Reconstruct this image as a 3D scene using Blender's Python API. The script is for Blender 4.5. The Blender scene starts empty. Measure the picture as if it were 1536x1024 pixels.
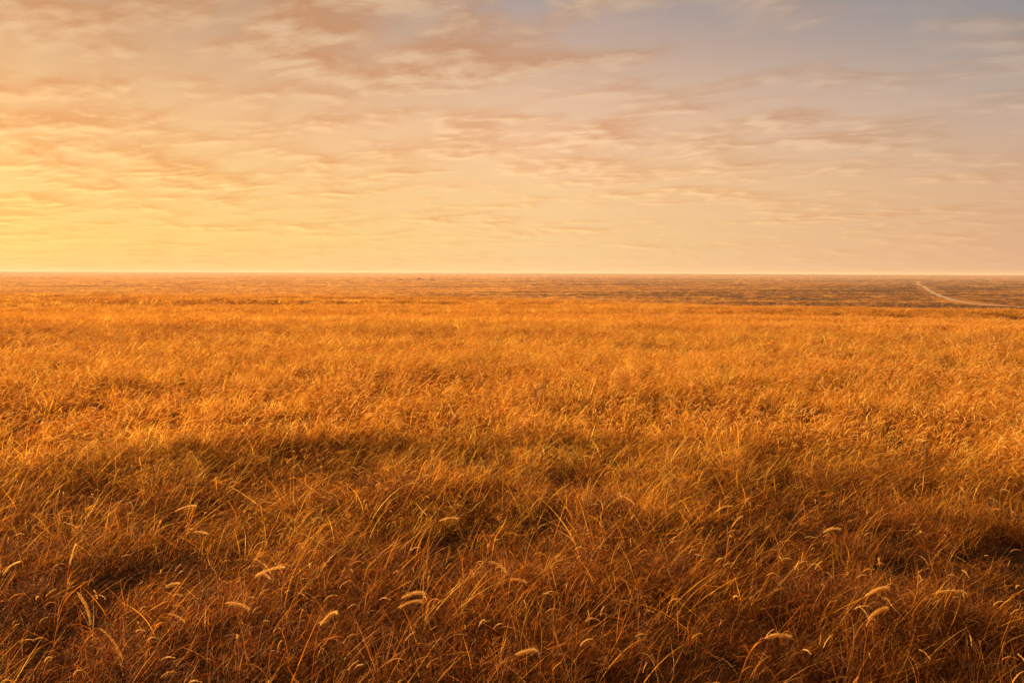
import bpy, math, random
import numpy as np
from mathutils import Vector, Matrix
from mathutils.bvhtree import BVHTree

random.seed(7)
rng = np.random.default_rng(7)
scene = bpy.context.scene
COL = scene.collection

# ------------------------------------------------------------------ basics
W_PX, H_PX = 1536.0, 1024.0
LENS = 28.0
F_PX = LENS / 36.0 * W_PX
HORIZON_Y = 409.5
PITCH = math.atan((512.0 - HORIZON_Y) / F_PX)
ROLL = math.radians(0.19)
CAM_Z = 1.9
SUN_AZ = math.radians(-40.0)
SUN_EL = math.radians(8.5)
SUN_DIR = Vector((math.sin(SUN_AZ) * math.cos(SUN_EL), math.cos(SUN_AZ) * math.cos(SUN_EL), math.sin(SUN_EL)))
PLAIN_Z = -12.0
EXPOSURE = 2.05
SKY_GAIN = 0.247


def tag(o, label=None, cat=None, group=None, kind=None):
    if label: o['label'] = label
    if cat: o['category'] = cat
    if group: o['group'] = group
    if kind: o['kind'] = kind
    return o


# ------------------------------------------------------------------ noise
_perm = np.random.default_rng(11).permutation(512)
_ang = np.random.default_rng(12).uniform(0, 2 * np.pi, 512)


def perlin(x, y):
    xi = np.floor(x).astype(np.int64); yi = np.floor(y).astype(np.int64)
    xf = x - xi; yf = y - yi
    u = xf * xf * xf * (xf * (xf * 6 - 15) + 10)
    v = yf * yf * yf * (yf * (yf * 6 - 15) + 10)

    def g(ix, iy, dx, dy):
        a = _ang[_perm[(_perm[ix % 512] + iy) % 512]]
        return np.cos(a) * dx + np.sin(a) * dy
    a = g(xi, yi, xf, yf); b = g(xi + 1, yi, xf - 1, yf)
    c = g(xi, yi + 1, xf, yf - 1); d = g(xi + 1, yi + 1, xf - 1, yf - 1)
    return ((a * (1 - u) + b * u) * (1 - v) + (c * (1 - u) + d * u) * v) * 1.5


def fbm(x, y, octv=3):
    s = 0; a = 1.0; t = 0
    for i in range(octv):
        s = s + a * perlin(x * 2 ** i + 17.3 * i, y * 2 ** i - 9.1 * i); t += a; a *= 0.5
    return s / t


def sstep(a, b, x):
    t = np.clip((x - a) / (b - a), 0, 1)
    return t * t * (3 - 2 * t)


def ground_h(x, y):
    """height of the terrain; the viewer stands on a gentle rise above a plain"""
    x = np.asarray(x, float); y = np.asarray(y, float)
    d = np.hypot(x, y)
    az = np.arctan2(x, np.maximum(y, 1e-6) + 0 * x)
    k = np.clip((np.degrees(az) + 33) / 66, 0, 1)          # 0 at the left edge of the view, 1 at the right
    back = sstep(0, -60, y)
    slope = (0.0180 * (1 - k) + 0.0262 * k) * (1 - back) + 0.02 * back
    crest = (270 * (1 - k) ** 1.5 + 92 * (1 - (1 - k) ** 1.5)) * (1 - back) + 200 * back
    crest = crest + (26 * perlin(x / 60, y / 60 + 4) + 9 * perlin(x / 17, y / 30)) * (1 - .4 * k)
    hill = -slope * np.minimum(d, crest * 1.6)
    t = sstep(crest * 0.85, crest * 2.4, d)
    z = hill * (1 - t) + PLAIN_Z * t
    near = 1 - sstep(150, 420, d)
    fade = sstep(0.5, 6, d)
    z = z + near * fade * (0.05 * perlin(x / 1.7, y / 1.3) + 0.05 * perlin(x / 6.5, y / 3.6 + 3))
    z = z + near * sstep(6, 40, d) * (0.10 * perlin(x / 30, y / 9 + 9))
    z = z + near * sstep(25, 90, d) * (0.70 * perlin(x / 110, y / 24 + 2) + 0.42 * perlin(x / 60, y / 11))
    far = sstep(350, 1200, d)
    z = z + sstep(260, 420, d) * (1 - sstep(1100, 1900, d)) * .75 * perlin(x / 300 + 6, y / 62)
    z = z + far * (1.1 * perlin(x / 420, y / 260) + 0.5 * perlin(x / 150, y / 90))
    z = z + sstep(2600, 5600, d) * (11.0 + 2.4 * perlin(x / 1500, y / 1500 + 5) + 1.8 * perlin(x / 380, y / 420) + .7 * perlin(x / 120, y / 300))
    z0 = 0.0
    return z - z0


# ------------------------------------------------------------------ material helper
def new_mat(name):
    m = bpy.data.materials.new(name); m.use_nodes = True
    nt = m.node_tree
    for n in list(nt.nodes): nt.nodes.remove(n)
    out = nt.nodes.new('ShaderNodeOutputMaterial')
    return m, nt, out


class N:
    """tiny node builder"""
    def __init__(s, nt): s.nt = nt

    def node(s, t, **kw):
        n = s.nt.nodes.new(t)
        for k, v in kw.items(): setattr(n, k, v)
        return n

    def put(s, sock, v):
        if isinstance(v, bpy.types.NodeSocket): s.nt.links.new(v, sock)
        elif v is not None: sock.default_value = v

    def m(s, op, a, b=None, c=None, clamp=False):
        n = s.node('ShaderNodeMath', operation=op, use_clamp=clamp)
        s.put(n.inputs[0], a)
        if b is not None: s.put(n.inputs[1], b)
        if c is not None: s.put(n.inputs[2], c)
        return n.outputs[0]

    def v(s, op, a, b=None, out=0):
        n = s.node('ShaderNodeVectorMath', operation=op)
        s.put(n.inputs[0], a)
        if b is not None:
            s.put(n.inputs[3 if op == 'SCALE' else 1], b)
        return n.outputs['Value' if op in ('DOT_PRODUCT', 'LENGTH') else 'Vector']

    def noise(s, vec, scale, detail=4, rough=0.55, dist=0.0, dims='3D'):
        n = s.node('ShaderNodeTexNoise', noise_dimensions=dims)
        s.put(n.inputs['Vector'], vec); s.put(n.inputs['Scale'], scale)
        s.put(n.inputs['Detail'], detail); s.put(n.inputs['Roughness'], rough); s.put(n.inputs['Distortion'], dist)
        return n.outputs['Fac']

    def ramp(s, fac, stops, interp='LINEAR'):
        n = s.node('ShaderNodeValToRGB'); s.put(n.inputs[0], fac)
        cr = n.color_ramp; cr.interpolation = interp
        while len(cr.elements) < len(stops): cr.elements.new(0.5)
        for e, (p, c) in zip(cr.elements, stops):
            e.position = p; e.color = (*c, 1)
        return n.outputs[0]

    def mix(s, fac, a, b, mode='MIX'):
        n = s.node('ShaderNodeMix', data_type='RGBA', blend_type=mode)
        s.put(n.inputs[0], fac)
        for sock, v in ((n.inputs[6], a), (n.inputs[7], b)):
            if isinstance(v, tuple): v = (*v, 1) if len(v) == 3 else v
            s.put(sock, v)
        return n.outputs[2]

    def maprange(s, v, a, b, c=0.0, d=1.0, smooth=False):
        n = s.node('ShaderNodeMapRange', interpolation_type='SMOOTHSTEP' if smooth else 'LINEAR')
        s.put(n.inputs[0], v)
        for i, q in enumerate((a, b, c, d)): s.put(n.inputs[i + 1], q)
        return n.outputs[0]

    def mapping(s, vec, scale=(1, 1, 1), rot=(0, 0, 0), loc=(0, 0, 0)):
        n = s.node('ShaderNodeMapping'); s.put(n.inputs[0], vec)
        n.inputs['Scale'].default_value = scale; n.inputs['Rotation'].default_value = rot
        n.inputs['Location'].default_value = loc
        return n.outputs[0]


# ------------------------------------------------------------------ world: sky with thin evening cloud
def build_world():
    w = bpy.data.worlds.new("World"); scene.world = w; w.use_nodes = True
    nt = w.node_tree
    for n in list(nt.nodes): nt.nodes.remove(n)
    q = N(nt)
    out = q.node('ShaderNodeOutputWorld'); bg = q.node('ShaderNodeBackground')
    nt.links.new(bg.outputs[0], out.inputs[0])
    d = q.node('ShaderNodeTexCoord').outputs['Generated']
    sep = q.node('ShaderNodeSeparateXYZ'); q.put(sep.inputs[0], d)
    z = sep.outputs[2]
    # azimuth closeness to the sun
    flat = q.node('ShaderNodeCombineXYZ'); q.put(flat.inputs[0], sep.outputs[0]); q.put(flat.inputs[1], sep.outputs[1])
    fl = q.v('NORMALIZE', flat.outputs[0])
    ca = q.v('DOT_PRODUCT', fl, (math.sin(SUN_AZ), math.cos(SUN_AZ), 0))
    az = q.maprange(ca, 0.22, 1.0)
    # clear air, sun side and far side
    e = q.maprange(z, 0.0, 0.62)
    sunside = q.ramp(e, [(0.0, (.95, .61, .21)), (.06, (.95, .64, .20)), (.16, (.93, .59, .23)), (.28, (.85, .51, .24)), (.42, (.62, .38, .22)),
                         (.52, (.45, .28, .17)), (1.0, (.16, .15, .19))])
    middle = q.ramp(e, [(0.0, (.93, .62, .30)), (.06, (.94, .61, .28)), (.16, (.94, .60, .30)), (.28, (.88, .56, .35)), (.42, (.60, .41, .31)),
                        (.52, (.38, .32, .31)), (1.0, (.12, .14, .20))])
    farside = q.ramp(e, [(0.0, (.73, .42, .24)), (.06, (.72, .42, .25)), (.16, (.66, .41, .26)), (.28, (.50, .38, .31)), (.42, (.29, .28, .29)),
                         (.52, (.20, .235, .29)), (1.0, (.08, .11, .18))])
    clear = q.mix(q.maprange(az, .68, 1.0), q.mix(q.maprange(az, .05, .68), farside, middle), sunside)
    # cloud deck projected on a plane overhead
    zz = q.m('ADD', q.m('MAXIMUM', z, 0.0), 0.105)
    p = q.node('ShaderNodeCombineXYZ')
    q.put(p.inputs[0], q.m('DIVIDE', sep.outputs[0], zz)); q.put(p.inputs[1], q.m('DIVIDE', sep.outputs[1], zz))
    P = p.outputs[0]
    warp = q.node('ShaderNodeTexNoise'); q.put(warp.inputs['Vector'], P); warp.inputs['Scale'].default_value = 1.3
    warp.inputs['Detail'].default_value = 2
    wv = q.v('SCALE', q.v('SUBTRACT', warp.outputs['Color'], (.5, .5, .5)), 0.30)
    PW = q.v('ADD', P, wv)
    sd = math.radians(-64)

    def streak(vec):
        c = q.node('ShaderNodeCombineXYZ')
        q.put(c.inputs[0], q.m('MULTIPLY', q.v('DOT_PRODUCT', vec, (math.sin(sd), math.cos(sd), 0)), .80))
        q.put(c.inputs[1], q.m('MULTIPLY', q.v('DOT_PRODUCT', vec, (math.cos(sd), -math.sin(sd), 0)), 1.15))
        return c.outputs[0]

    def layer(vec):
        A = streak(vec)
        big = q.noise(q.mapping(A, loc=(5.3, 4.7, 2.1)), 1.1, 2, .5)
        mid = q.noise(q.mapping(A, loc=(3.1, 7.7, 0)), 3.0, 5, .54)
        small = q.noise(q.mapping(A, loc=(1.1, 2.7, 5)), 13.0, 4, .60)
        return q.m('ADD', q.m('ADD', q.m('MULTIPLY', big, .36), q.m('MULTIPLY', mid, .60)), q.m('MULTIPLY', small, .055))
    n1 = layer(PW)
    n2 = layer(q.v('ADD', PW, (math.sin(SUN_AZ) * .08, math.cos(SUN_AZ) * .08, 0)))
    dens = q.maprange(q.m('ADD', n1, q.m('ADD', q.m('MULTIPLY', q.m('POWER', az, 4.0), .05), q.maprange(z, .12, .30, 0.0, .045))), .44, .63, 0, 1, True)
    lit = q.maprange(q.m('SUBTRACT', n1, n2), -.035, .06, 0, 1)
    lowfade = q.maprange(z, 0.0, 0.08, .35, 1.0)
    el2 = q.maprange(z, .12, .33)
    warmed = q.mix(q.m('MULTIPLY', el2, .75), clear, q.mix(az, (.47, .325, .24), (.70, .45, .26)))
    shade_c = q.mix(1.0, warmed, q.mix(az, (.92, .865, .81), (.90, .66, .52)), 'MULTIPLY')
    bright_c = q.mix(1.0, warmed, (1.16, 1.15, 1.10), 'MULTIPLY')
    cloud = q.mix(lit, shade_c, bright_c)
    col = q.mix(q.m('MULTIPLY', q.m('MULTIPLY', dens, .95), lowfade), clear, cloud)
    # brighter core round the low sun, which stands behind the thin cloud beyond the left edge
    cs = q.v('DOT_PRODUCT', q.v('NORMALIZE', d), (math.sin(SUN_AZ), math.cos(SUN_AZ), .05))
    g = q.m('POWER', q.m('MINIMUM', q.m('MAXIMUM', cs, 0.0), 1.0), 60.0)
    col = q.mix(q.m('MULTIPLY', q.m('MULTIPLY', g, .075), q.maprange(z, 0.02, .16, 1.0, .15)), col, (1.0, .62, .10), 'ADD')
    sky = q.node('ShaderNodeTexSky', sky_type='NISHITA')
    sky.sun_disc = False; sky.sun_elevation = SUN_EL; sky.sun_rotation = SUN_AZ
    sky.air_density = 1.6; sky.dust_density = 3.0
    skyc = q.v('SCALE', sky.outputs[0], 0.10)
    fin = q.mix(0.03, col, skyc)
    below = q.maprange(z, -0.02, 0.0)
    fin = q.mix(below, (.20, .10, .04), fin)
    q.put(bg.inputs[0], fin); bg.inputs[1].default_value = SKY_GAIN


# ------------------------------------------------------------------ terrain
def ground_colour(q, pos):
    flat = q.mapping(pos, scale=(.006, .011, 0))
    patches = q.noise(flat, 1.0, 6, .62, .4)
    strips = q.noise(q.mapping(pos, scale=(.0016, .016, 0), rot=(0, 0, .10)), 1.0, 5, .6)
    fine = q.noise(q.mapping(pos, scale=(.25, .5, 0)), 1.0, 6, .7)
    f = q.m('ADD', q.m('ADD', q.m('MULTIPLY', patches, .45), q.m('MULTIPLY', strips, .55)), q.m('MULTIPLY', q.m('SUBTRACT', fine, .5), .35))
    return f


def build_ground():
    az = np.concatenate([np.radians(np.arange(-52, 52.001, 0.3)), np.radians(np.arange(55, 306, 3.0))])
    r = [0.0]
    rad = np.concatenate([np.array([0.4, 0.7]), 1.0 * np.exp(np.linspace(0, math.log(6400.0), 330))])
    A, R = np.meshgrid(az, rad)
    X = R * np.sin(A); Y = R * np.cos(A); Z = ground_h(X, Y)
    nr, na = X.shape
    verts = np.stack([X.ravel(), Y.ravel(), Z.ravel()], 1)
    c = np.array([[0, 0, float(ground_h(0.0, 0.001))]])
    verts = np.concatenate([verts, c])
    i = np.arange(nr - 1)[:, None] * na; j = np.arange(na)[None, :]; j2 = (j + 1) % na
    faces = np.stack([(i + j).ravel(), (i + na + j).ravel(), (i + na + j2).ravel(), (i + j2).ravel()], 1)
    fl = [tuple(f) for f in faces.tolist()] + [(nr * na, a, (a + 1) % na) for a in range(na)]
    me = bpy.data.meshes.new('ground'); me.from_pydata(verts.tolist(), [], fl); me.update()
    me.polygons.foreach_set('use_smooth', [True] * len(me.polygons))
    m, nt, out = new_mat('dry_steppe'); q = N(nt)
    geo = q.node('ShaderNodeNewGeometry'); pos = geo.outputs['Position']
    f = ground_colour(q, pos)
    px_ = q.node('ShaderNodeSeparateXYZ'); q.put(px_.inputs[0], pos)
    f = q.m('SUBTRACT', f, q.maprange(px_.outputs[0], -100, 700, -.02, .07))
    dry = q.ramp(f, [(.34, (.085, .038, .018)), (.42, (.19, .082, .022)), (.52, (.40, .18, .032)), (.66, (.60, .30, .05))])
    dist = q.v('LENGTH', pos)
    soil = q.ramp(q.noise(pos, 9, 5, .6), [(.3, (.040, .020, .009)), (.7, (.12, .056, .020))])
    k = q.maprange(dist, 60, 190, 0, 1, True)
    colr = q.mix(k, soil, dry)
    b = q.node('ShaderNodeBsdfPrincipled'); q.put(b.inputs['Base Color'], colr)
    b.inputs['Roughness'].default_value = 1.0; b.inputs['Specular IOR Level'].default_value = 0.0
    bump = q.node('ShaderNodeBump'); bump.inputs['Strength'].default_value = 0.8; bump.inputs['Distance'].default_value = 1.0
    q.put(bump.inputs['Height'], q.noise(q.mapping(pos, scale=(.3, .6, 0)), 1.0, 8, .75))
    q.put(b.inputs['Normal'], bump.outputs[0])
    q.put(out.inputs[0], b.outputs[0])
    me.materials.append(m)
    o = bpy.data.objects.new('ground', me); COL.objects.link(o)
    tag(o, 'rolling dry ground under the golden grass, falling away to a wide plain', 'ground', kind='structure')
    bvh = BVHTree.FromPolygons([tuple(v) for v in verts.tolist()], fl)
    return o, bvh


# ------------------------------------------------------------------ camera
def build_camera():
    cam = bpy.data.cameras.new('camera'); cam.lens = LENS; cam.sensor_width = 36; cam.clip_start = 0.05; cam.clip_end = 30000
    o = bpy.data.objects.new('camera', cam); COL.objects.link(o)
    m = Matrix.Rotation(math.pi / 2 - PITCH, 4, 'X') @ Matrix.Rotation(ROLL, 4, 'Z')
    m.translation = Vector((0, 0, CAM_Z)); o.matrix_world = m
    scene.camera = o
    return m


def ray(M, px, py):
    d = Vector(((px - 768) / F_PX, -(py - 512) / F_PX, -1))
    return (M.to_3x3() @ d).normalized()


# ------------------------------------------------------------------ grass geometry collector
class Mesh:
    def __init__(s):
        s.v = []; s.f = []; s.tint = []; s.kind = []; s.var = []

    def add(s, v, f, tint, kind, var):
        b = len(s.v); s.v += v; s.f += [tuple(b + i for i in q) for q in f]
        s.tint += [tint] * len(v); s.kind += [kind] * len(v); s.var += [var] * len(v)


def curve(base, az, L, th0, th1, n, p=1.4, wob=0.25, r=random):
    pts = [Vector(base)]; dirs = []
    daz = r.uniform(-wob, wob); seg = L / n
    for i in range(n):
        t = (i + .5) / n
        th = th0 + (th1 - th0) * t ** p
        a = az + daz * math.sin(t * 3.0 + az)
        d = Vector((math.sin(a) * math.sin(th), math.cos(a) * math.sin(th), math.cos(th)))
        dirs.append(d); q = pts[-1] + d * seg
        if q.z < .01: q.z = .01 + r.random() * .01
        pts.append(q)
    return pts, dirs


def ribbon(M, pts, w, tint, kind, var, taper=1.0, w0=.7, r=random):
    n = len(pts); v = []; f = []
    roll = r.uniform(-.9, .9)
    for i, p in enumerate(pts):
        t = i / (n - 1)
        d = (pts[min(i + 1, n - 1)] - pts[max(i - 1, 0)]).normalized()
        s = d.cross(Vector((math.sin(roll + t * .8), .3, math.cos(roll + t * .8))))
        if s.length < .1: s = d.cross(Vector((1, 0, 0)))
        s.normalize()
        ww = w * (w0 + (1 - w0) * min(1, t * 4)) * (1 - t ** 2.2 * taper) * .5
        if i == n - 1 and taper >= 1:
            v.append(tuple(p))
        else:
            v.append(tuple(p - s * ww)); v.append(tuple(p + s * ww))
    m = n - 1
    for i in range(m):
        a = 2 * i
        if i == m - 1 and taper >= 1: f.append((a, a + 1, a + 2))
        else: f.append((a, a + 1, a + 3, a + 2))
    M.add(v, f, tint, kind, var)


def tube(M, pts, radf, sides, tint, kind, var):
    v = []; f = []; n = len(pts)
    for i, p in enumerate(pts):
        t = i / (n - 1); d = (pts[min(i + 1, n - 1)] - pts[max(i - 1, 0)]).normalized()
        a = d.orthogonal().normalized(); b = d.cross(a); rr = radf(t)
        for k in range(sides):
            g = 2 * math.pi * k / sides
            v.append(tuple(p + (a * math.cos(g) + b * math.sin(g)) * rr))
    for i in range(n - 1):
        for k in range(sides):
            k2 = (k + 1) % sides
            f.append((i * sides + k, i * sides + k2, (i + 1) * sides + k2, (i + 1) * sides + k))
    M.add(v, f, tint, kind, var)


def seed_head(M, start, d0, az, L, rad, th0, th1, bristles, tint, var, r=random, seg=7, blen=.013):
    pts, dirs = curve(start, az, L, th0, th1, seg, 1.0, .15, r)
    prof = lambda t: rad * (math.sin(math.pi * min(.97, .06 + t * .92)) ** .6) * (1 - .35 * t)
    tube(M, pts, lambda t: prof(t) * .62, 5, tint, 1, var)
    for b in range(bristles):
        t = r.random() * .96; i = min(int(t * seg), seg - 1); fr = t * seg - i
        p = pts[i].lerp(pts[i + 1], fr); d = dirs[i]
        a = d.orthogonal().normalized(); c = d.cross(a); g = r.uniform(0, 6.283)
        o = a * math.cos(g) + c * math.sin(g)
        s = d.cross(o) * (rad * .10 + .0002)
        root = p + o * prof(t) * .5
        tip = root + (o * .75 + d * r.uniform(.6, 1.3)) * blen * r.uniform(.6, 1.2)
        M.add([tuple(root - s), tuple(root + s), tuple(tip)], [(0, 1, 2)], min(1, tint + r.uniform(-.1, .1)), 1, var)
    return pts


WIND = math.radians(78)      # the stems lean to the right and a little away


def clump(M, var, radius, nblade, hmin, hmax, width, heads, hl, hr, bris, r, segs=5, litter=0, culms=0, lean=0):
    for i in range(culms):
        a = r.uniform(0, 6.283); q = radius * math.sqrt(r.random())
        th = math.radians(r.uniform(18, 62))
        pts, _ = curve((q * math.cos(a), q * math.sin(a), 0), WIND + r.gauss(0, .5), r.uniform(.26, .50), th, th + math.radians(r.uniform(0, 35)), 7, 1.2, .35, r)
        ribbon(M, pts, width * r.uniform(.45, .75), r.uniform(.7, 1), 0, var, r=r)
    for i in range(nblade):
        a = r.uniform(0, 6.283); q = radius * math.sqrt(r.random())
        base = (q * math.cos(a), q * math.sin(a), -.02)
        az = WIND + r.gauss(0, 1.25)
        L = r.uniform(hmin, hmax) * 1.1
        th0 = math.radians(r.uniform(lean * .3, 42 + lean)); th1 = th0 + math.radians(r.choice((r.uniform(5, 50), r.uniform(40, 130))))
        pts, _ = curve(base, az, L, th0, th1, segs, r.choice((.8, 1.5, 2.6)), .9, r)
        tint = min(1, max(0, r.betavariate(2.2, 2.6)))
        ribbon(M, pts, width * r.uniform(.55, 1.3), tint, 0, var, r=r)
    for i in range(litter):
        a = r.uniform(0, 6.283); q = radius * 1.2 * math.sqrt(r.random())
        base = (q * math.cos(a), q * math.sin(a), r.uniform(.0, .20))
        pts, _ = curve(base, r.uniform(0, 6.283), r.uniform(.05, .15), math.radians(r.uniform(20, 100)), math.radians(r.uniform(70, 170)), 5, 1.0, 1.6, r)
        ribbon(M, pts, width * r.uniform(.4, .9), r.uniform(0, .65), 0, var, r=r)
    for i in range(heads):
        a = r.uniform(0, 6.283); q = radius * math.sqrt(r.random())
        base = (q * math.cos(a), q * math.sin(a), 0)
        az = WIND + r.gauss(0, .45); L = r.uniform(hmin + (hmax - hmin) * .6, hmax * 1.15)
        th0 = math.radians(r.uniform(5, 32)); th1 = th0 + math.radians(r.uniform(15, 45))
        pts, dirs = curve(base, az, L, th0, th1, segs + 1, 1.3, .3, r)
        tube(M, pts, lambda t: width * .28 * (1 - .4 * t), 3, r.uniform(.4, .8), 0, var)
        seed_head(M, pts[-1], dirs[-1], az, hl * r.uniform(.65, 1.25), hr * r.uniform(.7, 1.15), th1,
                  th1 + math.radians(r.uniform(25, 110)), bris, r.uniform(.45, 1), var, r, seg=5, blen=hr * 1.7)


def grass_material():
    m, nt, out = new_mat('dry_grass'); q = N(nt)
    tint = q.node('ShaderNodeAttribute', attribute_name='tint').outputs['Fac']
    kind = q.node('ShaderNodeAttribute', attribute_name='kindf').outputs['Fac']
    rnd = q.node('ShaderNodeObjectInfo').outputs['Random']
    pos = q.node('ShaderNodeNewGeometry').outputs['Position']
    patch = q.noise(q.mapping(pos, scale=(.17, .34, 0)), 1.0, 4, .6, .5)
    patch2 = q.noise(q.mapping(pos, scale=(.9, 1.3, 0), loc=(4, 9, 0)), 1.0, 3, .6)
    f = q.m('ADD', q.m('MULTIPLY', tint, .80), q.m('MULTIPLY', rnd, .34))
    f = q.m('ADD', f, q.m('MULTIPLY', patch, .95)); f = q.m('ADD', f, q.m('MULTIPLY', patch2, .40))
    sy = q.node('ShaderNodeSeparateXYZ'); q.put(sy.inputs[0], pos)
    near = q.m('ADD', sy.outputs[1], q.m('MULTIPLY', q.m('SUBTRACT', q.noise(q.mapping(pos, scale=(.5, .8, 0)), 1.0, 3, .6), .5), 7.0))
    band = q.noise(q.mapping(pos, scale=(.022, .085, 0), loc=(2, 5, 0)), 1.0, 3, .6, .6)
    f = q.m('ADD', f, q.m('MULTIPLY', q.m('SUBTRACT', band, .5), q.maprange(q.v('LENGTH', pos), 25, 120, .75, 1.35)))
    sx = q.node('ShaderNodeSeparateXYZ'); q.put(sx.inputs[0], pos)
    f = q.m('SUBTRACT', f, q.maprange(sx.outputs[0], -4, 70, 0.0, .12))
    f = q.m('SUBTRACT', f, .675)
    f = q.m('SUBTRACT', f, q.maprange(near, 2.0, 11.5, .41, 0.0, True))  # foreground shade painted into the blade colour, noisy-edged, fading out with y
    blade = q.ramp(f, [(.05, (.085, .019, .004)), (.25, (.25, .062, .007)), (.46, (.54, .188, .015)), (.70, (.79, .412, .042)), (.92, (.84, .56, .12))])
    grey = q.ramp(tint, [(0, (.20, .11, .06)), (1, (.62, .38, .17))])
    wh = q.node('ShaderNodeTexWhiteNoise', noise_dimensions='1D'); q.put(wh.inputs['W'], q.m('MULTIPLY', tint, 977.0))
    blade = q.mix(q.m('MULTIPLY', q.m('GREATER_THAN', wh.outputs[0], .84), .55), blade, grey)
    blade = q.mix(q.m('MULTIPLY', q.m('LESS_THAN', wh.outputs[0], .14), .7), blade, (.13, .055, .022))
    head = q.ramp(tint, [(.4, (.66, .36, .07)), (1, (.90, .66, .27))])
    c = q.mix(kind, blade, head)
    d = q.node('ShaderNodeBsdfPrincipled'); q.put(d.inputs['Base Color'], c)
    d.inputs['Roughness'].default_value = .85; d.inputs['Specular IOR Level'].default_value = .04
    t = q.node('ShaderNodeBsdfTranslucent'); q.put(t.inputs[0], c)
    mx = q.node('ShaderNodeMixShader'); mx.inputs[0].default_value = .60
    q.put(mx.inputs[1], d.outputs[0]); q.put(mx.inputs[2], t.outputs[0])
    q.put(out.inputs[0], mx.outputs[0])
    return m


def instanced_object(name, M, points, pvar, prot, pscale, nvar, mat):
    """one object: its own mesh holds the tuft shapes and the places where they grow"""
    nv = len(M.v)
    me = bpy.data.meshes.new(name)
    me.from_pydata(M.v + points.tolist(), [], M.f)
    me.update(); me.materials.append(mat)
    n = nv + len(points)

    def attr(an, typ, data, field='value'):
        a = me.attributes.new(an, typ, 'POINT'); a.data.foreach_set(field, data)
    z = np.zeros(len(points))
    attr('tint', 'FLOAT', np.concatenate([np.array(M.tint), z]))
    attr('kindf', 'FLOAT', np.concatenate([np.array(M.kind, float), z]))
    attr('shape_index', 'INT', np.concatenate([np.array(M.var), pvar]).astype(np.int32))
    attr('is_place', 'BOOLEAN', np.concatenate([np.zeros(nv), np.ones(len(points))]).astype(bool))
    rot = np.concatenate([np.zeros((nv, 3)), prot]); attr('place_rot', 'FLOAT_VECTOR', rot.ravel(), 'vector')
    sc = np.concatenate([np.ones((nv, 3)), pscale]); attr('place_scale', 'FLOAT_VECTOR', sc.ravel(), 'vector')
    o = bpy.data.objects.new(name, me); COL.objects.link(o)
    ng = bpy.data.node_groups.new(name + '_nodes', 'GeometryNodeTree')
    ng.interface.new_socket('Geometry', in_out='INPUT', socket_type='NodeSocketGeometry')
    ng.interface.new_socket('Geometry', in_out='OUTPUT', socket_type='NodeSocketGeometry')
    nd = ng.nodes; lk = ng.links
    gi = nd.new('NodeGroupInput'); go = nd.new('NodeGroupOutput'); join = nd.new('GeometryNodeJoinGeometry')

    def named(an, typ):
        x = nd.new('GeometryNodeInputNamedAttribute'); x.data_type = typ; x.inputs['Name'].default_value = an
        return x.outputs['Attribute']
    sep = nd.new('GeometryNodeSeparateGeometry'); sep.domain = 'POINT'
    lk.new(gi.outputs[0], sep.inputs['Geometry']); lk.new(named('is_place', 'BOOLEAN'), sep.inputs['Selection'])
    m2p = nd.new('GeometryNodeMeshToPoints'); lk.new(sep.outputs[0], m2p.inputs[0])
    vi = named('shape_index', 'INT'); rr = named('place_rot', 'FLOAT_VECTOR'); ss = named('place_scale', 'FLOAT_VECTOR')
    for k in range(nvar):
        cmp_ = nd.new('FunctionNodeCompare'); cmp_.data_type = 'INT'; cmp_.operation = 'EQUAL'
        lk.new(vi, cmp_.inputs[2]); cmp_.inputs[3].default_value = k
        s2 = nd.new('GeometryNodeSeparateGeometry'); s2.domain = 'POINT'
        lk.new(sep.outputs[1], s2.inputs['Geometry']); lk.new(cmp_.outputs[0], s2.inputs['Selection'])
        iop = nd.new('GeometryNodeInstanceOnPoints')
        lk.new(m2p.outputs[0], iop.inputs['Points']); lk.new(cmp_.outputs[0], iop.inputs['Selection'])
        lk.new(s2.outputs[0], iop.inputs['Instance'])
        e2r = nd.new('FunctionNodeEulerToRotation'); lk.new(rr, e2r.inputs[0]); lk.new(e2r.outputs[0], iop.inputs['Rotation'])
        lk.new(ss, iop.inputs['Scale'])
        lk.new(iop.outputs[0], join.inputs[0])
    lk.new(join.outputs[0], go.inputs[0])
    md = o.modifiers.new('growth', 'NODES'); md.node_group = ng
    return o


def scatter(r0, r1, per_m2, halfang=math.radians(43)):
    area = halfang * (r1 * r1 - r0 * r0)
    n = int(area * per_m2)
    r = np.sqrt(rng.uniform(r0 * r0, r1 * r1, n)); a = rng.uniform(-halfang, halfang, n)
    return r * np.sin(a), r * np.cos(a)


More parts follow.
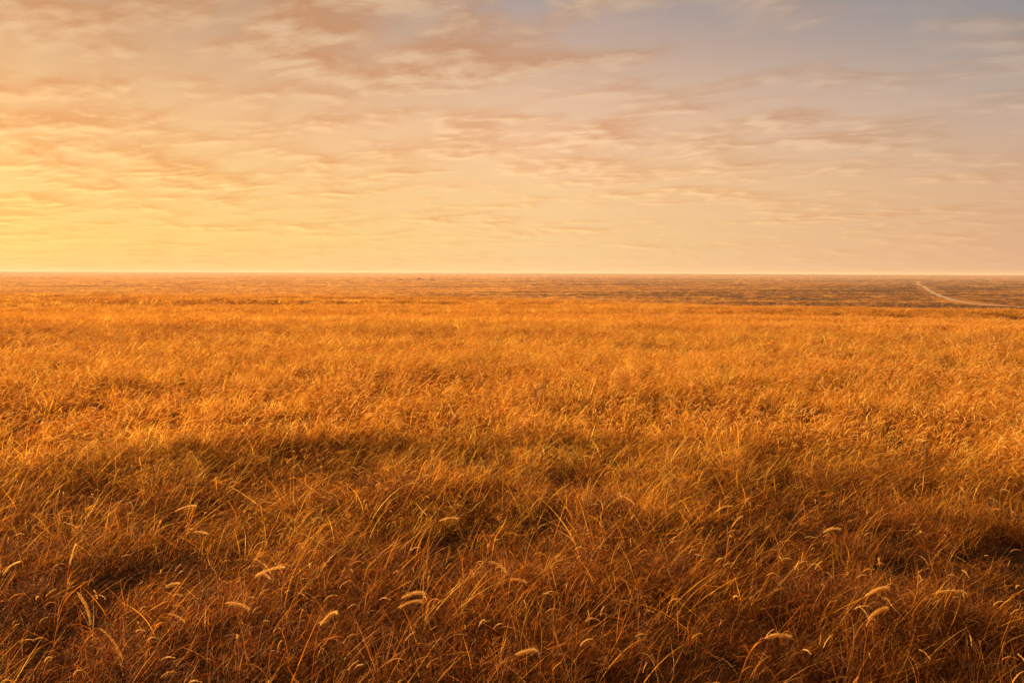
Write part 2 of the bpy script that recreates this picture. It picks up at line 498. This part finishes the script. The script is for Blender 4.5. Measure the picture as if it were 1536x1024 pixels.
def build_grass(mat, road):
    M = Mesh(); r = random.Random(21)
    NA, NB, NC = 14, 8, 6
    for k in range(NA):
        clump(M, k, .12, 36, .08, .32, .0034, 1 if k % 4 == 0 else 0, .070, .0034, 36, r, 6, litter=70, culms=3, lean=18)
    for k in range(NB):
        clump(M, NA + k, .16, 44, .12, .36, .0066, 5, .12, .0078, 6, r, 4, litter=10, culms=2, lean=10)
    for k in range(NC):
        clump(M, NA + NB + k, .55, 104, .15, .40, .017, 14, .15, .013, 0, r, 3)
    P = []; V = []; R = []; S = []
    for (r0, r1, dens, v0, nv, sc, scx) in ((1.3, 5.2, 56, 0, NA, 1.0, 1.0), (4.8, 10, 42, 0, NA, 1.0, 1.15),
                                       (9.2, 22, 21, NA, NB, 1.0, 1.1), (20, 42, 8.5, NA, NB, 1.0, 1.7),
                                       (38, 85, 2.6, NA + NB, NC, 1.0, 1.05), (80, 175, .85, NA + NB, NC, 1.05, 1.7),
                                       (170, 340, .32, NA + NB, NC, 1.3, 2.6), (330, 800, .045, NA + NB, NC, 1.7, 6.0),
                                       (780, 1700, .009, NA + NB, NC, 2.6, 13.0), (1650, 3600, .0018, NA + NB, NC, 4.5, 28.0)):
        x, y = scatter(r0, r1, dens)
        d = np.hypot(x, y)
        hn = fbm(x / 1.6, y / 1.2 + 30, 3); hb = fbm(x / 7 + 50, y / 4, 2)
        # thinner places where the dark thatch shows
        keep = rng.random(len(x)) < np.clip(.95 + 1.3 * hn + .2 * hb, .68, 1)
        x, y, d, hn, hb = x[keep], y[keep], d[keep], hn[keep], hb[keep]
        if r0 > 300:
            kk = (fbm(x / 260 + 7, y / 60, 3) + .02 > rng.uniform(-.30, .30, len(x)) + .006 * np.degrees(np.arctan2(x, y))) & road_clear(x, y, road, 5 + scx * .6)
            x, y, d, hn, hb = x[kk], y[kk], d[kk], hn[kk], hb[kk]
        z = ground_h(x, y)
        n = len(x)
        P.append(np.stack([x, y, z], 1)); V.append(v0 + rng.integers(0, nv, n))
        turn = 0.55 * fbm(x / 2.3 + 9, y / 2.3, 2) * 2.2
        R.append(np.stack([rng.normal(0, .10, n), rng.normal(0, .10, n), rng.normal(0, 1.0, n) + turn], 1))
        s = (rng.uniform(.72, 1.15, n) * (1 + .34 * hn + .12 * hb)).clip(.5, 1.4)
        S.append(np.stack([s * scx, s * scx, s * sc], 1))
    P = np.concatenate(P); V = np.concatenate(V); R = np.concatenate(R); S = np.concatenate(S)
    print('grass tufts', len(P), 'shape verts', len(M.v))
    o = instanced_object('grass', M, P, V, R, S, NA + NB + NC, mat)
    tag(o, 'dense golden orange dry grass with nodding tips covering the whole slope', 'grass', kind='stuff')
    return o


# ------------------------------------------------------------------ lamp
def build_sun():
    l = bpy.data.lights.new('sun', 'SUN'); l.energy = 5.0; l.angle = math.radians(.6); l.color = (1.0, .68, .31)
    o = bpy.data.objects.new('sun', l); COL.objects.link(o)
    o.rotation_mode = 'QUATERNION'; o.rotation_quaternion = SUN_DIR.to_track_quat('Z', 'Y'); o.location = (-20, 30, 20)


# ------------------------------------------------------------------ scrub on the plain
def shrub_shape(M, var, r, leaves=170, lsize=.16):
    lobes = [(r.uniform(-.55, .55), r.uniform(-.45, .45), r.uniform(.25, .62), r.uniform(.28, .5)) for _ in range(6)]
    for i in range(leaves):
        lx, ly, lz, lr = r.choice(lobes)
        u = Vector((r.gauss(0, 1), r.gauss(0, 1), r.gauss(0, 1))).normalized() * lr * r.uniform(.5, 1.0) ** .5
        c = Vector((lx, ly, lz)) + u
        c.z = abs(c.z) * .9
        a = Vector((r.gauss(0, 1), r.gauss(0, 1), r.gauss(0, 1))).normalized(); b = a.orthogonal().normalized()
        s = lsize * r.uniform(.5, 1.2)
        M.add([tuple(c - a * s), tuple(c - b * s * .5), tuple(c + a * s), tuple(c + b * s * .5)], [(0, 1, 2, 3)], r.random(), 0, var)
    for i in range(5):
        pts, _ = curve((r.uniform(-.1, .1), r.uniform(-.1, .1), -.1), r.uniform(0, 6.28), .8, .2, .9, 4, 1, .4, r)
        tube(M, pts, lambda t: .03 * (1 - .6 * t), 3, 0, 0, var)


def shrub_material():
    m, nt, out = new_mat('dark_scrub'); q = N(nt)
    tint = q.node('ShaderNodeAttribute', attribute_name='tint').outputs['Fac']
    rnd = q.node('ShaderNodeObjectInfo').outputs['Random']
    c = q.ramp(q.m('ADD', q.m('MULTIPLY', tint, .5), q.m('MULTIPLY', rnd, .5)), [(.1, (.085, .040, .018)), (.5, (.17, .078, .028)), (.9, (.30, .14, .04))])
    d = q.node('ShaderNodeBsdfDiffuse'); q.put(d.inputs[0], c)
    t = q.node('ShaderNodeBsdfTranslucent'); q.put(t.inputs[0], c)
    mx = q.node('ShaderNodeMixShader'); mx.inputs[0].default_value = .25
    q.put(mx.inputs[1], d.outputs[0]); q.put(mx.inputs[2], t.outputs[0]); q.put(out.inputs[0], mx.outputs[0])
    return m


def road_clear(x, y, road, w):
    ok = np.ones(len(x), bool)
    for (a, b) in zip(road[:-1], road[1:]):
        ax, ay = a; bx, by = b; L2 = (bx - ax) ** 2 + (by - ay) ** 2
        t = np.clip(((x - ax) * (bx - ax) + (y - ay) * (by - ay)) / L2, 0, 1)
        ok &= np.hypot(x - ax - t * (bx - ax), y - ay - t * (by - ay)) > w
    return ok


def build_scrub(mat, road):
    M = Mesh(); r = random.Random(5); NV = 6
    for k in range(NV): shrub_shape(M, k, r)
    X = []; Y = []; S = []
    for (r0, r1, dens, lo, hi) in ((110, 520, .30, .30, .85), (520, 900, .17, .4, 1.15), (900, 1600, .055, .6, 1.7), (1600, 3400, .0065, 1.1, 3.6), (3400, 6200, .0012, 2.2, 5.5)):
        x, y = scatter(r0, r1, dens)
        d = np.hypot(x, y); az = np.degrees(np.arctan2(x, y))
        band = perlin(x / 480 + 3, y / 60) + .6 * perlin(x / 150, y / 24) + .25 * perlin(x / 22, y / 10) + .024 * np.clip(az, -30, 35) - .02 - .5 * (1 - sstep(100, 230, d))
        p = sstep(.0, .38, band) * 1.0 + .006
        keep = (rng.random(len(x)) < p) & road_clear(x, y, road, 9)
        x, y = x[keep], y[keep]
        X.append(x); Y.append(y); S.append(rng.uniform(lo, hi, len(x)) * rng.uniform(.6, 1, len(x)))
    X = np.concatenate(X); Y = np.concatenate(Y); S = np.concatenate(S); n = len(X)
    P = np.stack([X, Y, ground_h(X, Y) - .05 * S], 1)
    R = np.stack([np.zeros(n), np.zeros(n), rng.uniform(0, 6.28, n)], 1)
    SC = np.stack([S * 1.7, S * 1.5, S * .50], 1)
    print('scrub', n)
    o = instanced_object('scrub', M, P, rng.integers(0, NV, n), R, SC, NV, mat)
    tag(o, 'dark brown low scrub scattered in bands over the far plain', 'scrub', kind='stuff')


# ------------------------------------------------------------------ road
def build_road(cam_m, bvh):
    px = [(1760, 467), (1640, 464), (1536, 459.5), (1490, 457.2), (1450, 453.5), (1425, 448.5), (1408, 442.5), (1394, 436), (1387, 430.5),
          (1380, 427), (1375.5, 424.8), (1380, 423.2), (1372, 421.6), (1355, 420.6), (1320, 419.9), (1262, 419.4), (1190, 419.2)]
    pts = []
    for (u, v) in px:
        d = ray(cam_m, u, v); t = (PLAIN_Z - CAM_Z) / d.z
        p = Vector((0, 0, CAM_Z)) + d * t
        pts.append((p.x, p.y))
    # smooth resample
    P = np.array(pts); out = []
    for i in range(len(P) - 1):
        p0 = P[max(i - 1, 0)]; p1 = P[i]; p2 = P[i + 1]; p3 = P[min(i + 2, len(P) - 1)]
        nseg = max(6, int(np.hypot(*(p2 - p1)) / 6))
        for k in range(nseg):
            t = k / nseg
            out.append(.5 * ((2 * p1) + (-p0 + p2) * t + (2 * p0 - 5 * p1 + 4 * p2 - p3) * t * t + (-p0 + 3 * p1 - 3 * p2 + p3) * t ** 3))
    out = np.array(out)
    cross = np.linspace(-1, 1, 9)
    verts = []; uvs = []
    s = 0
    for i, p in enumerate(out):
        a = out[max(i - 2, 0)]; b = out[min(i + 2, len(out) - 1)]; tdir = (b - a) / (np.hypot(*(b - a)) + 1e-9)
        nrm = np.array([-tdir[1], tdir[0]])
        if i: s += np.hypot(*(out[i] - out[i - 1]))
        hw = 2.1 + .5 * float(perlin(np.array([s / 30]), np.array([3.3]))[0])
        for c in cross:
            w = hw * c * (1 + .10 * float(perlin(np.array([s / 7 + c * 9]), np.array([1.7]))[0]))
            q = p + nrm * w
            hit = bvh.ray_cast(Vector((q[0], q[1], 50)), Vector((0, 0, -1)))
            z = hit[0].z if hit[0] is not None else PLAIN_Z
            verts.append((q[0], q[1], z + .06 - .05 * abs(c) ** 6)); uvs.append((c, s))
    k = len(cross); faces = []
    for i in range(len(out) - 1):
        for j in range(k - 1):
            a = i * k + j; faces.append((a, a + 1, a + k + 1, a + k))
    me = bpy.data.meshes.new('dirt_road'); me.from_pydata(verts, [], faces); me.update()
    at = me.attributes.new('across', 'FLOAT', 'POINT'); at.data.foreach_set('value', [u[0] for u in uvs])
    m, nt, outn = new_mat('pale_dirt'); q = N(nt)
    ac = q.m('ABSOLUTE', q.node('ShaderNodeAttribute', attribute_name='across').outputs['Fac'])
    pos = q.node('ShaderNodeNewGeometry').outputs['Position']
    track = q.ramp(ac, [(0, (.40, .27, .18)), (.22, (.43, .30, .21)), (.45, (.52, .38, .27)), (.75, (.44, .31, .21)), (1, (.34, .20, .11))])
    nz = q.noise(pos, .35, 5, .6)
    c = q.mix(q.maprange(nz, .4, .75, 0, .45), track, (.40, .25, .15))
    b = q.node('ShaderNodeBsdfDiffuse'); q.put(b.inputs[0], c); q.put(outn.inputs[0], b.outputs[0])
    me.materials.append(m)
    o = bpy.data.objects.new('dirt_road', me); COL.objects.link(o)
    tag(o, 'pale winding dirt track crossing the far plain on the right', 'dirt road', kind='structure')
    return [tuple(p) for p in out[::6]]


# ------------------------------------------------------------------ haze
def build_haze():
    R = 6900.0; z0, z1 = -17.0, 9.0
    v = [(sx * R, sy * R, z) for z in (z0, z1) for (sx, sy) in ((-1, -1), (1, -1), (1, 1), (-1, 1))]
    f = [(3, 2, 1, 0), (4, 5, 6, 7), (0, 1, 5, 4), (1, 2, 6, 5), (2, 3, 7, 6), (3, 0, 4, 7)]
    me = bpy.data.meshes.new('haze'); me.from_pydata(v, [], f); me.update()
    m, nt, out = new_mat('evening_haze')
    n = nt.nodes.new('ShaderNodeVolumePrincipled'); n.inputs['Color'].default_value = (.68, .52, .47, 1)
    n.inputs['Density'].default_value = 1.6e-4; n.inputs['Anisotropy'].default_value = .1
    nt.links.new(n.outputs[0], out.inputs['Volume'])
    me.materials.append(m)
    o = bpy.data.objects.new('haze', me); COL.objects.link(o)
    tag(o, 'thin warm evening haze lying over the far plain', 'haze', kind='stuff')


# ------------------------------------------------------------------ single plumes, twigs and bushes that can be told apart
def simple_mesh(name, M, origin, mat, parent=None):
    v = [tuple(Vector(p) - origin) for p in M.v]
    me = bpy.data.meshes.new(name); me.from_pydata(v, [], M.f); me.update(); me.materials.append(mat)
    a = me.attributes.new('tint', 'FLOAT', 'POINT'); a.data.foreach_set('value', M.tint)
    a = me.attributes.new('kindf', 'FLOAT', 'POINT'); a.data.foreach_set('value', [float(k) for k in M.kind])
    me.polygons.foreach_set('use_smooth', [True] * len(me.polygons))
    o = bpy.data.objects.new(name, me); COL.objects.link(o)
    if parent is not None: o.parent = parent
    return o


def bez(a, b, c, n):
    return [a * (1 - t) ** 2 + b * (2 * t * (1 - t)) + c * t * t for t in [i / n for i in range(n + 1)]]


def on_height(cam_m, px, h):
    """the point h above the ground that lies along a sight line"""
    o = Vector((0, 0, CAM_Z)); d = ray(cam_m, *px); t = .5
    while t < 200:
        p = o + d * t
        if p.z <= float(ground_h(p.x, p.y)) + h: return p
        t += .01
    return p


def plume(cam_m, j, tip, low, fat, label, tint=.8, h=.36, mat=None, seed=0):
    r = random.Random(seed * 7 + 3)
    J = on_height(cam_m, j, h); o = Vector((0, 0, CAM_Z)); dist = (J - o).length
    T = o + ray(cam_m, *tip) * dist * 1.01
    S = o + ray(cam_m, *low) * dist * r.uniform(1.0, 1.05)
    if S.z > J.z - .05: S.z = J.z - .05
    g = Vector((S.x, S.y, 0)) + Vector((S.x - J.x, S.y - J.y, 0)) * .6
    base = Vector((g.x, g.y, float(ground_h(g.x, g.y))))
    root = bpy.data.objects.new('foxtail_stalk', None); COL.objects.link(root); root.location = base
    root.empty_display_size = .05
    # stem: rises from the ground through the low point and bends over at the joint
    ctl = S + (S - base) * .25 + Vector((0, 0, .05))
    pts = bez(base - Vector((0, 0, .02)), ctl, J, 14)
    M = Mesh(); tube(M, pts, lambda t: .0021 * (1 - .45 * t), 6, .85, 0, 0)
    for k in range(2):                                    # two withered leaves on the stem
        i = 3 + 4 * k; az = WIND + r.uniform(-1.4, 1.4)
        lp, _ = curve(tuple(pts[i]), az, r.uniform(.12, .2), .5, r.uniform(1.4, 2.4), 6, 1.2, .5, r)
        ribbon(M, lp, .0045, .7, 0, 0, r=r)
    simple_mesh('stem', M, base, mat, root)
    d0 = (J - pts[-2]).normalized(); L = (T - J).length
    up = Vector((0, 0, 1)); mid = J.lerp(T, .5) + d0 * L * .14 + up * L * .16
    hp = bez(J, mid, T, 9)
    M = Mesh(); rad = fat
    prof = lambda t: rad * (math.sin(math.pi * min(.97, .07 + t * .9)) ** .55) * (1 - .3 * t)
    tube(M, hp, lambda t: prof(t) * .6, 7, tint, 1, 0)
    for b in range(420):
        t = r.random() * .97; i = min(int(t * 9), 8); p = hp[i].lerp(hp[i + 1], t * 9 - i); d = (hp[i + 1] - hp[i]).normalized()
        a = d.orthogonal().normalized(); c = d.cross(a); gg = r.uniform(0, 6.283); w = a * math.cos(gg) + c * math.sin(gg)
        s_ = d.cross(w) * .00055; rt = p + w * prof(t) * .45
        e = rt + (w * .7 + d * r.uniform(.5, 1.4)) * rad * r.uniform(.9, 2.1)
        M.add([tuple(rt - s_), tuple(rt + s_), tuple(e)], [(0, 1, 2)], min(1, tint + r.uniform(-.2, .15)), 1, 0)
    simple_mesh('seed_head', M, base, mat, root)
    tag(root, label, 'grass stalk', 'foxtail stalks standing out of the near grass')


PLUMES = [
    ((383, 863), (426, 850), (345, 893), .0085, 'pale fuzzy plume arching to the right over the dark hollow at lower left', .9),
    ((386, 860), (405, 867), (362, 905), .0055, 'short drooping plume just under the larger pale plume at lower left', .75),
    ((338, 904), (374, 913), (262, 934), .0075, 'nodding plume on a long slanting stem below the dark hollow', .8),
    ((4, 862), (29, 842), (12, 905), .0055, 'hooked plume at the left edge of the field, bending over to the right', .8),
    ((116, 888), (136, 936), (88, 905), .0080, 'thick plume hanging straight down near the lower left corner', .7),
    ((150, 942), (184, 990), (120, 968), .0050, 'long thin greyish plume drooping below the thick hanging plume', .6),
    ((104, 848), (114, 816), (100, 885), .0050, 'slim upright plume between the left edge and the dark hollow', .8),
    ((247, 880), (268, 874), (222, 905), .0055, 'small rounded plume left of the dark hollow, curling right', .65),
    ((252, 920), (276, 931), (225, 945), .0050, 'thin brownish plume below the small rounded one', .55),
    ((602, 897), (636, 889), (560, 940), .0095, 'upper one of two broad fuzzy plumes lying one over the other', .7),
    ((598, 911), (632, 901), (540, 962), .0070, 'lower one of two broad fuzzy plumes lying one over the other', .65),
    ((480, 938), (503, 918), (470, 985), .0100, 'bushy upright tuft-like plume between two dark gaps near the bottom', .6),
    ((658, 781), (686, 777), (632, 803), .0070, 'soft pale plume in the sunlit middle grass left of centre', .85),
    ((733, 842), (759, 857), (698, 866), .0080, 'plume bent over to the right in the lower middle, above a curved one', .7),
    ((764, 869), (789, 873), (735, 892), .0065, 'curved plume just below the bent-over one in the lower middle', .65),
    ((773, 981), (802, 974), (752, 1006), .0090, 'pale plume lowest in the middle of the field near the bottom edge', .7),
    ((930, 744), (951, 755), (905, 770), .0065, 'small flat pale plume pointing down to the right, right of centre', .9),
    ((1235, 798), (1260, 793), (1208, 832), .0085, 'broad soft plume over a patch of grey straw on the right', .8),
    ((1298, 894), (1333, 881), (1262, 932), .0085, 'large plume leaning right beside a dark gap at lower right', .75),
    ((1404, 889), (1452, 890), (1370, 915), .0070, 'long flat plume lying level at the lower right', .6),
    ((1148, 956), (1187, 955), (1120, 985), .0095, 'wide brownish plume near the bottom edge right of centre', .6),
    ((1303, 928), (1330, 911), (1280, 960), .0090, 'bushy plume just below the large leaning one at lower right', .55),
    ((1074, 766), (1099, 759), (1035, 800), .0050, 'slender hooked plume above a row of thin arched stems, right of centre', .85),
    ((1098, 790), (1113, 774), (1090, 822), .0050, 'slender straight plume beside the hooked one, right of centre', .8),
    ((262, 767), (293, 758), (235, 790), .0075, 'pale plume bowed to the right in the lit grass on the left', .8),
    ((290, 798), (313, 801), (262, 818), .0060, 'small plume nodding below the bowed pale one on the left', .75),
]


def twig(cam_m, arms, label, rad, mat):
    b = on_height(cam_m, arms[0][0], .22); o = Vector((0, 0, CAM_Z)); dist = (b - o).length
    base = Vector((b.x, b.y, float(ground_h(b.x, b.y))))
    root = bpy.data.objects.new('dead_twig', None); COL.objects.link(root); root.location = base
    root.empty_display_size = .05
    M = Mesh(); tube(M, bez(base - Vector((0, 0, .03)), base.lerp(b, .5) + Vector((.02, 0, 0)), b, 5), lambda t: rad * (1.25 - .25 * t), 6, 0, 0, 0)
    simple_mesh('stem', M, base, mat, root)
    for k, arm in enumerate(arms):
        P = [o + ray(cam_m, *p) * dist * (1 + .006 * k) for p in arm]
        if len(P) == 2: P.insert(1, P[0].lerp(P[1], .5) + Vector((.012, 0, .012)))
        q = [P[0]]
        for i in range(len(P) - 1):
            for u in (.34, .67, 1): q.append(P[i].lerp(P[i + 1], u) + Vector((math.sin(u * 9 + i) * rad, 0, math.cos(u * 7 + i) * rad)))
        M = Mesh(); tube(M, q, lambda t: rad * (1 - .6 * t), 6, 0, 0, 0)
        simple_mesh('branch', M, base, mat, root)
    tag(root, label, 'dead twig', 'dark dead twigs in the grass')


TWIGS = [
    ([[(806, 594), (794, 571)], [(806, 594), (811, 575)], [(806, 594), (823, 570)]], 'dark three-pronged dead twig standing in bright grass near the centre', .0075),
    ([[(703, 590), (711, 576), (708, 564)]], 'dark hooked twig to the left of the three-pronged one', .0065),
    ([[(527, 568), (532, 551), (546, 546)], [(531, 555), (524, 549)]], 'arched dark twig with a short side shoot, left of centre', .0065),
    ([[(1315, 652), (1304, 640), (1301, 622)]], 'thin bowed dark twig standing in the grass on the right', .0045),
    ([[(1334, 676), (1330, 656)], [(1332, 668), (1341, 662)]], 'thick dark stub of a broken twig beside the bowed one', .0075),
    ([[(1390, 676), (1384, 664), (1393, 660)], [(1386, 668), (1377, 663)]], 'small crooked dark twig farthest right', .0055),
]


def twig_material():
    m, nt, out = new_mat('dead_bark'); q = N(nt)
    pos = q.node('ShaderNodeNewGeometry').outputs['Position']
    c = q.ramp(q.noise(pos, 60, 4, .6), [(.3, (.040, .020, .012)), (.7, (.11, .055, .03))])
    d = q.node('ShaderNodeBsdfPrincipled'); q.put(d.inputs['Base Color'], c); d.inputs['Roughness'].default_value = .8
    q.put(out.inputs[0], d.outputs[0]); return m


BUSHES = [((600, 420.6), 9.5, 2.9, 'dark rounded bush on the far plain, leftmost of three near the horizon'),
          ((629, 419.4), 12.5, 3.6, 'widest dark bush on the far plain, middle of three near the horizon'),
          ((648, 420.2), 9.0, 3.0, 'dark low bush on the far plain, rightmost of three near the horizon')]


def build_singles(cam_m, grass, bark, shrub):
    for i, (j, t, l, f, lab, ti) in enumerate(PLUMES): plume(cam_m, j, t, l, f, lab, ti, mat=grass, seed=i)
    for arms, lab, rad in TWIGS: twig(cam_m, arms, lab, rad, bark)
    for i, (px, w, h, lab) in enumerate(BUSHES):
        p = on_far(cam_m, px); r = random.Random(40 + i)
        M = Mesh()
        for k in range(900):
            u = Vector((r.gauss(0, 1), r.gauss(0, 1), r.gauss(0, 1))).normalized() * r.uniform(.55, 1) ** .5
            lump = 1 + .22 * math.sin(u.x * 5 + i) * math.cos(u.y * 4)
            c = Vector((u.x * w * .5 * lump, u.y * w * .42 * lump, abs(u.z) * h * lump))
            a = Vector((r.gauss(0, 1), r.gauss(0, 1), r.gauss(0, 1))).normalized(); b = a.orthogonal().normalized(); s_ = r.uniform(.2, .5)
            M.add([tuple(c - a * s_), tuple(c - b * s_ * .5), tuple(c + a * s_), tuple(c + b * s_ * .5)], [(0, 1, 2, 3)], r.random() * .5, 0, 0)
        root = bpy.data.objects.new('bush', None); COL.objects.link(root); root.location = p
        simple_mesh('foliage', M, Vector((0, 0, 0)), shrub, root)
        M = Mesh()
        for k in range(5):
            a = k * 1.3; tube(M, [Vector((0, 0, -.2)), Vector((math.cos(a) * w * .12, math.sin(a) * w * .12, h * .4)), Vector((math.cos(a) * w * .25, math.sin(a) * w * .25, h * .75))],
                              lambda t: .14 * (1 - .6 * t), 5, 0, 0, 0)
        simple_mesh('trunk', M, Vector((0, 0, 0)), bark, root)
        tag(root, lab, 'bush', 'bushes on the far plain')


def on_far(cam_m, px):
    o = Vector((0, 0, CAM_Z)); hit = BVH.ray_cast(o, ray(cam_m, *px))
    return hit[0] if hit[0] is not None else Vector((-200, 1500, PLAIN_Z))


# ------------------------------------------------------------------ assemble
build_world()
CAM = build_camera()
build_sun()
ground, BVH = build_ground()
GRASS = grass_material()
SHRUB = shrub_material()
ROAD = build_road(CAM, BVH)
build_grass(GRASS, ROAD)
build_scrub(SHRUB, ROAD)
build_singles(CAM, GRASS, twig_material(), SHRUB)
build_haze()

scene.view_settings.view_transform = 'Standard'
scene.view_settings.look = 'None'
scene.view_settings.exposure = EXPOSURE
scene.view_settings.gamma = 1.0
scene.view_settings.use_curve_mapping = False
scene.render.engine = 'CYCLES'
scene.cycles.max_bounces = 6
scene.cycles.diffuse_bounces = 3
scene.cycles.transmission_bounces = 4
scene.cycles.glossy_bounces = 2
scene.cycles.volume_bounces = 0
scene.cycles.use_denoising = True
